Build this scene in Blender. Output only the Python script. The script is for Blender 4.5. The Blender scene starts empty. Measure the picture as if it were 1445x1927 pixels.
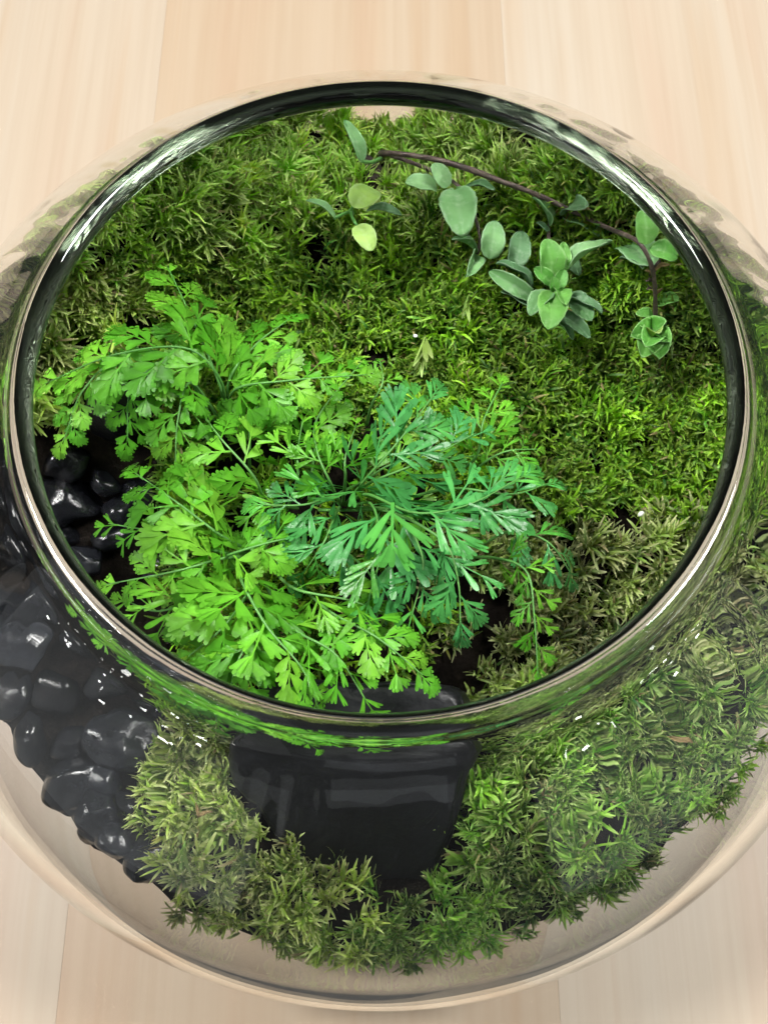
import bpy, bmesh, math, random
import numpy as np
from mathutils import Vector, Matrix, noise, Euler

# ------------------------------------------------------------------ set-up
S = 0.01                      # everything below is written in centimetres
scene = bpy.context.scene
col = scene.collection
R_ = math.radians
IW, IH, FPX = 1445.0, 1927.0, 1900.0
CAM = Vector((0.07, -9.03, 28.31))
PITCH = R_(68.0)

cam = bpy.data.cameras.new('camera')
cam.sensor_fit = 'VERTICAL'
cam.sensor_height = 24.0
cam.lens = FPX / IH * 24.0
cam.clip_start = 0.01
cam.clip_end = 60
cam.dof.use_dof = True
cam.dof.focus_distance = 0.205
cam.dof.aperture_fstop = 32.0
co = bpy.data.objects.new('camera', cam)
co.location = CAM * S
co.rotation_euler = (R_(90) - PITCH, 0, 0)
col.objects.link(co)
scene.camera = co

world = bpy.data.worlds.new('World')
scene.world = world
world.use_nodes = True
bg = world.node_tree.nodes['Background']
bg.inputs[0].default_value = (0.96, 0.98, 1.0, 1)
bg.inputs[1].default_value = 0.07


def area(name, loc, sx, sy, power, color=(1, 1, 1), target=(0, 0, 8)):
    l = bpy.data.lights.new(name, 'AREA')
    l.shape = 'RECTANGLE'
    l.size, l.size_y = sx * S, sy * S
    l.energy = power
    l.color = color
    o = bpy.data.objects.new(name, l)
    o.location = Vector(loc) * S
    d = (Vector(target) - Vector(loc))
    o.rotation_euler = d.to_track_quat('-Z', 'Y').to_euler()
    col.objects.link(o)
    return o


area('ceiling_strip_left', (-95, 28, 172), 34, 52, 50, (1.0, 0.985, 0.96))
area('ceiling_strip_right', (98, 28, 172), 34, 52, 44, (1.0, 0.985, 0.96))
area('sheen_panel_front', (6, -170, 112), 84, 22, 0.2, (0.9, 0.95, 1.0))  # added lamp, no real window: bluish reflection over the big stone
area('haze_panel_left', (-150, -118, 40), 230, 170, 3.6, (0.95, 0.98, 1.0))  # added unseen panel that lays pale haze on the left front glass
area('haze_panel_right', (160, -112, 34), 200, 150, 2.6, (0.95, 0.98, 1.0))  # matching added panel for the haze on the right front glass
for i, (x, y, z) in enumerate(((170, -95, 120), (185, -80, 128), (200, -100, 110), (150, -60, 150), (215, -70, 118), (120, -130, 96))):
    area('downlight', (x, y, z), 4, 4, 0.2, (1, 0.99, 0.97))
# small shop downlights whose images sparkle on the front-left shoulder of the bowl
rl = random.Random(5)
for i in range(26):
    x = -185 + rl.uniform(-85, 85)
    y = -120 + rl.uniform(-60, 60)
    area('downlight', (x, y, 150 + rl.uniform(-25, 35)), 3.2, 3.2, 0.16, (1, 0.99, 0.97))

scene.view_settings.view_transform = 'Standard'
scene.view_settings.look = 'None'
scene.view_settings.exposure = 0.0
scene.view_settings.gamma = 1.0
scene.render.engine = 'CYCLES'
cy = scene.cycles
cy.use_denoising = True
try:
    cy.denoiser = 'OPENIMAGEDENOISE'
except Exception:
    pass
cy.max_bounces = 80
cy.diffuse_bounces = 4
cy.glossy_bounces = 80
cy.transmission_bounces = 80
cy.transparent_max_bounces = 16
cy.caustics_refractive = True
cy.caustics_reflective = False
cy.sample_clamp_indirect = 20.0
cy.blur_glossy = 0.3

# ------------------------------------------------------------------ helpers
FW = Vector((0, math.cos(PITCH), -math.sin(PITCH)))
UP = Vector((0, math.sin(PITCH), math.cos(PITCH)))
RT = Vector((1, 0, 0))


def at(px, py, z):
    """point at height z (cm over the table) under pixel px,py of the photograph"""
    d = FW + RT * ((px - IW / 2) / FPX) + UP * ((IH / 2 - py) / FPX)
    return CAM + d * ((z - CAM.z) / d.z)


def to_px(P):
    d = np.asarray(P, float) - np.array(CAM)
    z = d @ np.array(FW)
    return np.stack([IW / 2 + FPX * d[:, 0] / z, IH / 2 - FPX * (d @ np.array(UP)) / z], 1)


def tag(o, label=None, cat=None, group=None, kind=None):
    if label: o['label'] = label
    if cat: o['category'] = cat
    if group: o['group'] = group
    if kind: o['kind'] = kind
    return o


def mesh_obj(name, verts, faces, mat, parent=None, loc=(0, 0, 0), smooth=True, colors=None):
    """verts in cm, relative to loc (cm, relative to the parent's origin)"""
    me = bpy.data.meshes.new(name)
    me.from_pydata([tuple(c * S for c in v) for v in verts], [], faces)
    if smooth:
        me.polygons.foreach_set('use_smooth', [True] * len(me.polygons))
    if colors is not None:
        a = me.color_attributes.new('tint', 'FLOAT_COLOR', 'POINT')
        a.data.foreach_set('color', np.asarray(colors, np.float32).ravel())
    me.materials.append(mat)
    me.update()
    o = bpy.data.objects.new(name, me)
    o.location = Vector(loc) * S
    o.parent = parent
    col.objects.link(o)
    return o


def shared(name, me, parent, loc, rot=None, scale=(1, 1, 1)):
    o = bpy.data.objects.new(name, me)
    o.parent = parent
    m = Matrix.Translation(Vector(loc) * S)
    if rot is not None:
        m = m @ rot.to_4x4()
    m = m @ Matrix.Diagonal((*scale, 1))
    o.matrix_local = m
    col.objects.link(o)
    return o


def empty(name, loc):
    o = bpy.data.objects.new(name, None)
    o.location = Vector(loc) * S
    o.empty_display_size = 0.005
    col.objects.link(o)
    return o


def tube(pts, radii, n=7):
    """verts, faces of a tapered tube through pts"""
    V, F = [], []
    pts = [Vector(p) for p in pts]
    ref = Vector((0.13, 0.21, 0.97))
    for i, p in enumerate(pts):
        a = pts[max(i - 1, 0)]
        b = pts[min(i + 1, len(pts) - 1)]
        t = (b - a).normalized()
        u = t.cross(ref)
        if u.length < 1e-3: u = t.cross(Vector((1, 0, 0)))
        u.normalize()
        w = t.cross(u)
        for k in range(n):
            an = 2 * math.pi * k / n
            V.append(p + (u * math.cos(an) + w * math.sin(an)) * radii[i])
    for i in range(len(pts) - 1):
        for k in range(n):
            F.append((i * n + k, i * n + (k + 1) % n, (i + 1) * n + (k + 1) % n, (i + 1) * n + k))
    F.append(tuple(range(n - 1, -1, -1)))
    F.append(tuple(range((len(pts) - 1) * n, len(pts) * n)))
    return V, F


def spline(pts, n):
    """Catmull-Rom through pts"""
    P = [Vector(p) for p in pts]
    P = [P[0] * 2 - P[1]] + P + [P[-1] * 2 - P[-2]]
    out = []
    segs = len(P) - 3
    for i in range(n):
        t = i / (n - 1) * segs
        k = min(int(t), segs - 1)
        f = t - k
        a, b, c, d = P[k:k + 4]
        out.append(0.5 * ((2 * b) + (c - a) * f + (2 * a - 5 * b + 4 * c - d) * f * f + (3 * b - a - 3 * c + d) * f ** 3))
    return out


# ------------------------------------------------------------------ materials
def new_mat(name):
    m = bpy.data.materials.new(name)
    m.use_nodes = True
    nt = m.node_tree
    for n in list(nt.nodes):
        nt.nodes.remove(n)
    out = nt.nodes.new('ShaderNodeOutputMaterial')
    return m, nt, out


def N(nt, typ, **kw):
    n = nt.nodes.new('ShaderNode' + typ)
    for k, v in kw.items():
        if k.startswith('i_'):
            key = k[2:]
            n.inputs[int(key) if key.isdigit() else key.replace('_', ' ')].default_value = v
        else:
            setattr(n, k, v)
    return n


def ramp(nt, fac, stops):
    r = nt.nodes.new('ShaderNodeValToRGB')
    while len(r.color_ramp.elements) < len(stops):
        r.color_ramp.elements.new(0.5)
    for e, (p, c) in zip(r.color_ramp.elements, stops):
        e.position = p
        e.color = (*c, 1)
    nt.links.new(fac, r.inputs[0])
    return r.outputs[0]


def mat_wood():
    m, nt, out = new_mat('pale_pine')
    L = nt.links.new
    tc = N(nt, 'TexCoord')
    oi = N(nt, 'ObjectInfo')
    off = N(nt, 'VectorMath', operation='SCALE')
    L(oi.outputs['Random'], off.inputs['Scale'])
    off.inputs[0].default_value = (3.1, 7.7, 1.3)
    add = N(nt, 'VectorMath', operation='ADD')
    L(tc.outputs['Object'], add.inputs[0]); L(off.outputs[0], add.inputs[1])
    mp = N(nt, 'Mapping'); mp.inputs['Scale'].default_value = (24, 1.6, 24)
    L(add.outputs[0], mp.inputs[0])
    n1 = N(nt, 'TexNoise', i_Scale=1.0, i_Detail=4.0, i_Roughness=0.55, i_Distortion=0.35)
    L(mp.outputs[0], n1.inputs['Vector'])
    c1 = ramp(nt, n1.outputs['Fac'], [(0.25, (0.425, 0.32, 0.24)), (0.42, (0.44, 0.37, 0.29)), (0.6, (0.445, 0.39, 0.318)), (0.8, (0.43, 0.355, 0.275))])
    mp2 = N(nt, 'Mapping'); mp2.inputs['Scale'].default_value = (320, 8, 320)
    L(add.outputs[0], mp2.inputs[0])
    n2 = N(nt, 'TexNoise', i_Scale=1.0, i_Detail=3.0, i_Roughness=0.6)
    L(mp2.outputs[0], n2.inputs['Vector'])
    f2 = ramp(nt, n2.outputs['Fac'], [(0.3, (0.93, 0.905, 0.88)), (0.62, (1, 1, 1))])
    mx = N(nt, 'Mix', data_type='RGBA', blend_type='MULTIPLY'); mx.inputs[0].default_value = 0.75
    L(c1, mx.inputs[6]); L(f2, mx.inputs[7])
    mp3 = N(nt, 'Mapping'); mp3.inputs['Scale'].default_value = (75, 3.0, 75)
    L(add.outputs[0], mp3.inputs[0])
    n3 = N(nt, 'TexNoise', i_Scale=1.0, i_Detail=2.0, i_Roughness=0.5, i_Distortion=0.6)
    L(mp3.outputs[0], n3.inputs['Vector'])
    f3 = ramp(nt, n3.outputs['Fac'], [(0.56, (1, 1, 1)), (0.72, (0.92, 0.79, 0.66))])
    mx3 = N(nt, 'Mix', data_type='RGBA', blend_type='MULTIPLY'); mx3.inputs[0].default_value = 0.45
    L(mx.outputs[2], mx3.inputs[6]); L(f3, mx3.inputs[7])
    mx = mx3
    # board-to-board tone
    tone = ramp(nt, oi.outputs['Random'], [(0.0, (0.93, 0.85, 0.76)), (0.35, (1, 0.99, 0.97)), (0.7, (0.95, 0.95, 0.94)), (1.0, (1.0, 0.92, 0.84))])
    mx2 = N(nt, 'Mix', data_type='RGBA', blend_type='MULTIPLY'); mx2.inputs[0].default_value = 1.0
    L(mx.outputs[2], mx2.inputs[6]); L(tone, mx2.inputs[7])
    b = N(nt, 'BsdfPrincipled', i_Roughness=0.42)
    b.inputs['Specular IOR Level'].default_value = 0.35
    L(mx2.outputs[2], b.inputs['Base Color'])
    bp = N(nt, 'Bump', i_Strength=0.12, i_Distance=0.0004)
    L(n2.outputs['Fac'], bp.inputs['Height']); L(bp.outputs[0], b.inputs['Normal'])
    L(b.outputs[0], out.inputs[0])
    return m


def mat_glass():
    """solid glass of the thick lip"""
    m, nt, out = new_mat('lip_glass')
    L = nt.links.new
    g = N(nt, 'BsdfGlass', i_Roughness=0.0, i_IOR=1.5)
    g.inputs['Color'].default_value = (0.987, 0.991, 0.985, 1)
    tc = N(nt, 'TexCoord')
    n = N(nt, 'TexNoise', i_Scale=30.0, i_Detail=1.0)
    L(tc.outputs['Object'], n.inputs['Vector'])
    bp = N(nt, 'Bump', i_Strength=0.3, i_Distance=0.0008)
    L(n.outputs['Fac'], bp.inputs['Height']); L(bp.outputs[0], g.inputs['Normal'])
    L(g.outputs[0], out.inputs[0])
    return m


def mat_pane():
    """thin blown wall: clear, with a Fresnel sheen on either face"""
    m, nt, out = new_mat('wall_glass')
    L = nt.links.new
    tc = N(nt, 'TexCoord')
    n = N(nt, 'TexNoise', i_Scale=22.0, i_Detail=2.0)
    L(tc.outputs['Object'], n.inputs['Vector'])
    bp = N(nt, 'Bump', i_Strength=0.35, i_Distance=0.0010)
    L(n.outputs['Fac'], bp.inputs['Height'])
    lw = N(nt, 'LayerWeight', i_Blend=0.5)
    pw = N(nt, 'Math', operation='POWER'); pw.inputs[1].default_value = 5.0
    L(lw.outputs['Facing'], pw.inputs[0])
    mr = N(nt, 'MapRange', i_3=0.042, i_4=1.0)
    L(pw.outputs[0], mr.inputs[0])
    t = N(nt, 'BsdfTransparent'); t.inputs[0].default_value = (0.985, 0.993, 0.988, 1)
    g = N(nt, 'BsdfGlossy', i_Roughness=0.0); g.inputs[0].default_value = (1, 1, 1, 1)
    L(bp.outputs[0], g.inputs['Normal'])
    mx = N(nt, 'MixShader')
    L(mr.outputs[0], mx.inputs[0]); L(t.outputs[0], mx.inputs[1]); L(g.outputs[0], mx.inputs[2])
    L(mx.outputs[0], out.inputs[0])
    return m


def mat_leafy(name, rough=0.45, trans=0.3, tint_attr=False, var=None, spec=0.4, margin=None):
    """thin plant tissue: principled with some light coming through"""
    m, nt, out = new_mat(name)
    L = nt.links.new
    if tint_attr:
        a = N(nt, 'Attribute', attribute_name='tint')
        colr = a.outputs['Color']
    else:
        oi = N(nt, 'ObjectInfo')
        colr = ramp(nt, oi.outputs['Random'], var)
        tc = N(nt, 'TexCoord')
        n = N(nt, 'TexNoise', i_Scale=260.0, i_Detail=3.0)
        L(tc.outputs['Object'], n.inputs['Vector'])
        f = ramp(nt, n.outputs['Fac'], [(0.3, (0.72, 0.76, 0.7)), (0.7, (1.15, 1.1, 1.1))])
        mx = N(nt, 'Mix', data_type='RGBA', blend_type='MULTIPLY'); mx.inputs[0].default_value = 0.85
        L(colr, mx.inputs[6]); L(f, mx.inputs[7])
        colr = mx.outputs[2]
        if name.startswith('fern'):
            ta = N(nt, 'Attribute', attribute_name='tone')
            tr = N(nt, 'MapRange', i_1=-1.0, i_2=1.6, i_3=0.72, i_4=1.3); tr.clamp = False
            L(ta.outputs['Fac'], tr.inputs[0])
            tm = N(nt, 'VectorMath', operation='SCALE')
            L(colr, tm.inputs[0]); L(tr.outputs[0], tm.inputs['Scale'])
            colr = tm.outputs[0]
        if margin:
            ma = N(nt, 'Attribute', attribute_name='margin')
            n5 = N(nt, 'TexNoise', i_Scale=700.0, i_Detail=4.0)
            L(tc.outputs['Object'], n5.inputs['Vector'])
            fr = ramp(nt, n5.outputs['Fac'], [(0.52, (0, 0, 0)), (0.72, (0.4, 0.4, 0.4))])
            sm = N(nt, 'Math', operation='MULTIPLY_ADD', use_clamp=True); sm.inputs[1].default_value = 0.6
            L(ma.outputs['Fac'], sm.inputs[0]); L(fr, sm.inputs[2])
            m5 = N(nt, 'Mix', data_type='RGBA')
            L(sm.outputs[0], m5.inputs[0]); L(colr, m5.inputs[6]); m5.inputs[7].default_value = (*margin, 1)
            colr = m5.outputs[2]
    b = N(nt, 'BsdfPrincipled', i_Roughness=rough)
    b.inputs['Specular IOR Level'].default_value = spec
    L(colr, b.inputs['Base Color'])
    if not tint_attr:
        n3 = N(nt, 'TexNoise', i_Scale=900.0, i_Detail=2.0)
        L(tc.outputs['Object'], n3.inputs['Vector'])
        bp = N(nt, 'Bump', i_Strength=0.35, i_Distance=0.0004)
        L(n3.outputs['Fac'], bp.inputs['Height']); L(bp.outputs[0], b.inputs['Normal'])
    t = N(nt, 'BsdfTranslucent')
    g = N(nt, 'Mix', data_type='RGBA', blend_type='MULTIPLY'); g.inputs[0].default_value = 1.0
    g.inputs[7].default_value = (1.25, 1.1, 0.55, 1)
    L(colr, g.inputs[6]); L(g.outputs[2], t.inputs['Color'])
    mx = N(nt, 'MixShader'); mx.inputs[0].default_value = trans
    L(b.outputs[0], mx.inputs[1]); L(t.outputs[0], mx.inputs[2])
    L(mx.outputs[0], out.inputs[0])
    return m


def mat_rock(name, base, hi, rough, scale=120.0, bump=0.4, spec=0.5, vary=0.0):
    m, nt, out = new_mat(name)
    L = nt.links.new
    tc = N(nt, 'TexCoord')
    n = N(nt, 'TexNoise', i_Scale=scale, i_Detail=6.0, i_Roughness=0.65)
    L(tc.outputs['Object'], n.inputs['Vector'])
    c = ramp(nt, n.outputs['Fac'], [(0.35, base), (0.62, hi), (0.75, tuple(x * 2.2 for x in hi))])
    b = N(nt, 'BsdfPrincipled')
    b.inputs['Specular IOR Level'].default_value = spec
    if vary > 0:
        oi = N(nt, 'ObjectInfo')
        k = ramp(nt, oi.outputs['Random'], [(0, (0.6, 0.6, 0.62)), (0.6, (1.3, 1.3, 1.35)), (1, (1 + vary, 1 + vary, 1.06 + vary))])
        mk = N(nt, 'Mix', data_type='RGBA', blend_type='MULTIPLY'); mk.inputs[0].default_value = 1.0
        L(c, mk.inputs[6]); L(k, mk.inputs[7]); c = mk.outputs[2]
    L(c, b.inputs['Base Color'])
    r = N(nt, 'MapRange', i_3=rough - 0.08, i_4=rough + 0.2)
    L(n.outputs['Fac'], r.inputs[0]); L(r.outputs[0], b.inputs['Roughness'])
    n2 = N(nt, 'TexNoise', i_Scale=scale * 5, i_Detail=4.0)
    L(tc.outputs['Object'], n2.inputs['Vector'])
    bp = N(nt, 'Bump', i_Strength=bump, i_Distance=0.0004)
    L(n2.outputs['Fac'], bp.inputs['Height']); L(bp.outputs[0], b.inputs['Normal'])
    L(b.outputs[0], out.inputs[0])
    return m


M_WOOD = mat_wood()
M_GLASS = mat_glass()
M_PANE = mat_pane()
M_MOSS = mat_leafy('moss_leaf', 0.5, 0.22, tint_attr=True, spec=0.3)
M_FERN_Y = mat_leafy('fern_yellow_green', 0.42, 0.32, var=[(0, (0.085, 0.34, 0.018)), (0.5, (0.125, 0.43, 0.026)), (1, (0.20, 0.51, 0.038))])
M_FERN_B = mat_leafy('fern_blue_green', 0.36, 0.22, var=[(0, (0.05, 0.25, 0.045)), (0.5, (0.065, 0.32, 0.085)), (1, (0.095, 0.38, 0.05))], spec=0.5)
M_STALK = mat_leafy('fern_stalk', 0.45, 0.1, var=[(0, (0.11, 0.34, 0.07)), (1, (0.17, 0.42, 0.11))])
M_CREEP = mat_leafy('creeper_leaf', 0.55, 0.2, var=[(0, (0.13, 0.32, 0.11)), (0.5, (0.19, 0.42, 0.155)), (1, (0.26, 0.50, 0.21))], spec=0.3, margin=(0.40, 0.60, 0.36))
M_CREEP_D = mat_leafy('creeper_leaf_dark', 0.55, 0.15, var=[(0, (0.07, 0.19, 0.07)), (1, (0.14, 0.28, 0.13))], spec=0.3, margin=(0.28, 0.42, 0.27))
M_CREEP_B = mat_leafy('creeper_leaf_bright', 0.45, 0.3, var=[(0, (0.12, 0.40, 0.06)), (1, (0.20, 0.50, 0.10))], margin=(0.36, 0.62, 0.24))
M_LIME = mat_leafy('lime_leaf', 0.45, 0.35, var=[(0, (0.36, 0.60, 0.13)), (1, (0.44, 0.66, 0.18))], margin=(0.5, 0.68, 0.3))
M_TWIG = mat_rock('brown_stem', (0.045, 0.030, 0.024), (0.12, 0.085, 0.07), 0.6, 300, 0.8)
M_BARK = mat_rock('dark_bark', (0.02, 0.013, 0.009), (0.06, 0.042, 0.03), 0.7, 180, 1.0)
M_SOIL = mat_rock('dark_soil', (0.004, 0.0033, 0.0028), (0.015, 0.0115, 0.009), 0.9, 220, 1.0, 0.08)
M_PEB = mat_rock('black_pebble', (0.005, 0.0055, 0.007), (0.012, 0.013, 0.016), 0.15, 140, 0.45, 0.45, 1.2)
M_SLATE = mat_rock('black_slate', (0.007, 0.0075, 0.0085), (0.011, 0.0118, 0.014), 0.36, 110, 0.6, 0.35)
M_PERL = mat_rock('white_perlite', (0.7, 0.7, 0.68), (0.8, 0.8, 0.78), 0.7, 400, 0.6)
M_DEAD = mat_leafy('dry_leaf', 0.7, 0.15, var=[(0, (0.20, 0.14, 0.06)), (1, (0.34, 0.27, 0.13))], spec=0.2)

# ------------------------------------------------------------------ the table
XB = at(303, 110, 0).x           # the board joint seen behind the bowl
PW = at(945, 60, 0).x - XB       # board width
slab = mesh_obj('table_top', [(-62, -14, -2.6), (62, -14, -2.6), (62, 52, -2.6), (-62, 52, -2.6), (-62, -14, -2.2), (62, -14, -2.2), (62, 52, -2.2), (-62, 52, -2.2)],
                [(3, 2, 1, 0), (4, 5, 6, 7), (0, 1, 5, 4), (1, 2, 6, 5), (2, 3, 7, 6), (3, 0, 4, 7)], M_WOOD, smooth=False)
tag(slab, 'pale pine table top of long edge-glued boards', 'table', kind='structure')
bm = bmesh.new()
bmesh.ops.create_cube(bm, size=1.0, matrix=Matrix.Diagonal(((PW - 0.003) * S, 66 * S, 2.196 * S, 1)))
bmesh.ops.bevel(bm, geom=bm.edges[:], offset=0.003 * S, segments=1, affect='EDGES')
board_me = bpy.data.meshes.new('plank'); bm.to_mesh(board_me); bm.free()
board_me.materials.append(M_WOOD)
k0 = math.ceil((-62 - XB) / PW)
k = k0
while XB + (k + 1) * PW < 62:
    shared('plank', board_me, slab, (XB + (k + 0.5) * PW, 19, -1.1))
    k += 1

# ------------------------------------------------------------------ the bowl
ZC, RO, HO = 6.68, 10.65, 7.46
TH = 0.27
RI, HI = RO - TH, HO - TH


def r_in(z):
    q = np.clip(1 - ((np.asarray(z, float) - ZC) / HI) ** 2, 0, 1)
    return RI * np.sqrt(q)


def bez(a, b, c, n):
    return [((1 - t) ** 2 * a[0] + 2 * t * (1 - t) * b[0] + t * t * c[0], (1 - t) ** 2 * a[1] + 2 * t * (1 - t) * b[1] + t * t * c[1]) for t in [i / n for i in range(n + 1)]]


def ell(R, H, z):
    return R * math.sqrt(1 - ((z - ZC) / H) ** 2)


def lathe(prof, closed, n=288):
    V, F, idx = [], [], []
    for (r, z) in prof:
        if r < 1e-6:
            idx.append([len(V)] * n)
            V.append((0, 0, z))
        else:
            idx.append(list(range(len(V), len(V) + n)))
            V += [(r * math.cos(2 * math.pi * i / n), r * math.sin(2 * math.pi * i / n), z) for i in range(n)]
    pairs = list(zip(idx[:-1], idx[1:])) + ([(idx[-1], idx[0])] if closed else [])
    for a, b in pairs:
        for i in range(n):
            j = (i + 1) % n
            q = [a[i], a[j], b[j], b[i]]
            F.append(tuple(v for k_, v in enumerate(q) if v not in q[:k_]))
    return V, F


bowl = empty('glass_bowl', (0, 0, 0))
tag(bowl, 'round clear glass fishbowl with a wide open rim on the wooden table', 'bowl')
ZT = 12.22
prof = [(0.0, 0.32), (2.5, 0.30), (3.7, 0.22), (4.15, 0.06)]
prof += bez((4.3, 0.012), (4.75, -0.01), (ell(RO, HO, 0.45), 0.45), 6)
for i in range(1, 61):
    t0, t1 = math.asin((0.45 - ZC) / HO), math.asin((ZT - ZC) / HO)
    th = t0 + (t1 - t0) * i / 60
    prof.append((RO * math.cos(th), ZC + HO * math.sin(th)))
zB = ZT - 0.12
for i in range(61):
    t0, t1 = math.asin((zB - ZC) / HI), math.asin((0.72 - ZC) / HI)
    th = t0 + (t1 - t0) * i / 60
    prof.append((RI * math.cos(th), ZC + HI * math.sin(th)))
prof += [(4.2, 0.62), (3.0, 0.58), (0.0, 0.58)]
out_n = 4 + 7 + 60
zl = bez((ell(RO, HO, ZT), ZT), (6.56, 12.52), (6.53, 12.72), 9)[1:]
for i in range(1, 13):
    a = math.pi * i / 12
    zl.append((6.305 + 0.225 * math.cos(a), 12.74 + 0.225 * math.sin(a)))
zl += bez((6.08, 12.68), (6.13, 12.44), (ell(RI, HI, zB), zB), 9)[:-1]
NW = 576
Vw, Fw = lathe(prof[:out_n] + zl + prof[out_n:], False, NW)
for i, (x, y, z) in enumerate(Vw):                # hand-worked neck: faint ripples round the shoulder
    k = math.exp(-((z - 11.55) / 0.42) ** 2)
    if k > 0.02:
        a = math.atan2(y, x)
        d = 0.030 * k * noise.noise((math.cos(a) * 9, math.sin(a) * 9, z * 0.35)) + 0.012 * k * noise.noise((math.cos(a) * 24, math.sin(a) * 24, z * 0.5))
        r = math.hypot(x, y)
        Vw[i] = (x * (1 + d / r), y * (1 + d / r), z + d * 0.7)
wall = mesh_obj('wall', Vw, Fw, M_GLASS, bowl)
# ------------------------------------------------------------------ the soil
def ground(x, y):
    """height of the soil surface (cm)"""
    z = 6.05 + 0.19 * y
    z += 0.35 * noise.noise((x * 0.32 + 3, y * 0.32, 1.7))
    z += 0.30 * noise.noise((x * 0.85, y * 0.85 + 5, 4.1)) + 0.12 * noise.noise((x * 1.9, y * 1.9, 8.0))
    z += 0.55 * math.exp(-((x - 4.0) ** 2 + (y - 3.0) ** 2) / 14)      # moss mound on the right
    z += 0.35 * math.exp(-((x + 2.0) ** 2 + (y - 5.5) ** 2) / 10)
    z += 0.30 / (1 + math.exp((y + 7.0) * 2.2))                       # banked up against the front glass
    z -= 0.55 * math.exp(-((x + 6.8) ** 2 + (y + 2.2) ** 2) / 11)      # hollow with the pebbles
    r = math.hypot(x, y)
    if r > 5.5:
        a = abs(math.degrees(math.atan2(x, y)))        # 0 = back
        k = min(max((r - 6.4) / 3.0, 0), 1) ** 1.3
        z += k * ((5.6 * math.exp(-((a - 50) / 23) ** 2) if x > 0 else 6.2 * math.exp(-((a - 49) / 23) ** 2)) - 0.15 - 0.7 * math.exp(-(a / 18) ** 4))
    return z


def at_ground(px, py, dz=0.0):
    p = at(px, py, 6.0)
    for _ in range(12):
        p = at(px, py, ground(p.x, p.y) + dz)
    return p


NA, NR = 180, 90
V, F, ring = [], [], []
V.append((0, 0, ground(0, 0)))
edge = []
for i in range(NA):
    a = 2 * math.pi * i / NA
    lo, hi = 3.0, 10.6
    for _ in range(30):
        r = (lo + hi) / 2
        zg = ground(r * math.cos(a), r * math.sin(a))
        if r < r_in(zg) - 0.06: lo = r
        else: hi = r
    edge.append(lo)
for j in range(1, NR + 1):
    for i in range(NA):
        a = 2 * math.pi * i / NA
        r = edge[i] * j / NR
        x, y = r * math.cos(a), r * math.sin(a)
        V.append((x, y, ground(x, y) + (0.10 * noise.noise((x * 4, y * 4, 0)) + 0.05 * noise.noise((x * 11, y * 11, 2)) if j < NR else 0)))
for i in range(NA):
    F.append((0, 1 + i, 1 + (i + 1) % NA))
for j in range(NR - 1):
    for i in range(NA):
        b = 1 + j * NA
        F.append((b + i, b + NA + i, b + NA + (i + 1) % NA, b + (i + 1) % NA))
last = 1 + (NR - 1) * NA
NZ = 16
for j in range(1, NZ + 1):
    for i in range(NA):
        a = 2 * math.pi * i / NA
        z0 = V[last + i][2]
        z = z0 + (0.68 - z0) * j / NZ
        r = min(float(r_in(z)) - 0.06, 99)
        V.append((r * math.cos(a), r * math.sin(a), z))
for j in range(NZ):
    for i in range(NA):
        b = last + j * NA
        F.append((b + i, b + NA + i, b + NA + (i + 1) % NA, b + (i + 1) % NA))
F.append(tuple(last + NZ * NA + i for i in range(NA - 1, -1, -1)))
soil = mesh_obj('soil', V, F, M_SOIL)
tag(soil, 'dark damp soil filling the lower half of the bowl', 'soil', kind='structure')


# ------------------------------------------------------------------ moss
def inside(poly, x, y):
    c = False
    n = len(poly)
    for i in range(n):
        x1, y1 = poly[i]; x2, y2 = poly[(i + 1) % n]
        if (y1 > y) != (y2 > y) and x < (x2 - x1) * (y - y1) / (y2 - y1) + x1:
            c = not c
    return c


PEB_ZONE = [(-250, 770), (140, 790), (170, 690), (262, 690), (300, 860), (330, 1000), (350, 1180), (310, 1385), (245, 1500), (330, 1590), (325, 1700), (200, 1740), (-250, 1650)]
STONE_ZONE = [(450, 1280), (880, 1280), (900, 1430), (870, 1540), (815, 1700), (662, 1692), (550, 1600), (455, 1530)]
BARE = [[(560, 1080), (900, 1050), (930, 1290), (600, 1290)], [(1150, 950), (1270, 960), (1240, 1020), (1120, 1000)], [(855, 1080), (985, 1050), (960, 1160), (870, 1330)],
        [(350, 800), (800, 740), (820, 1050), (420, 1050)]]


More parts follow.
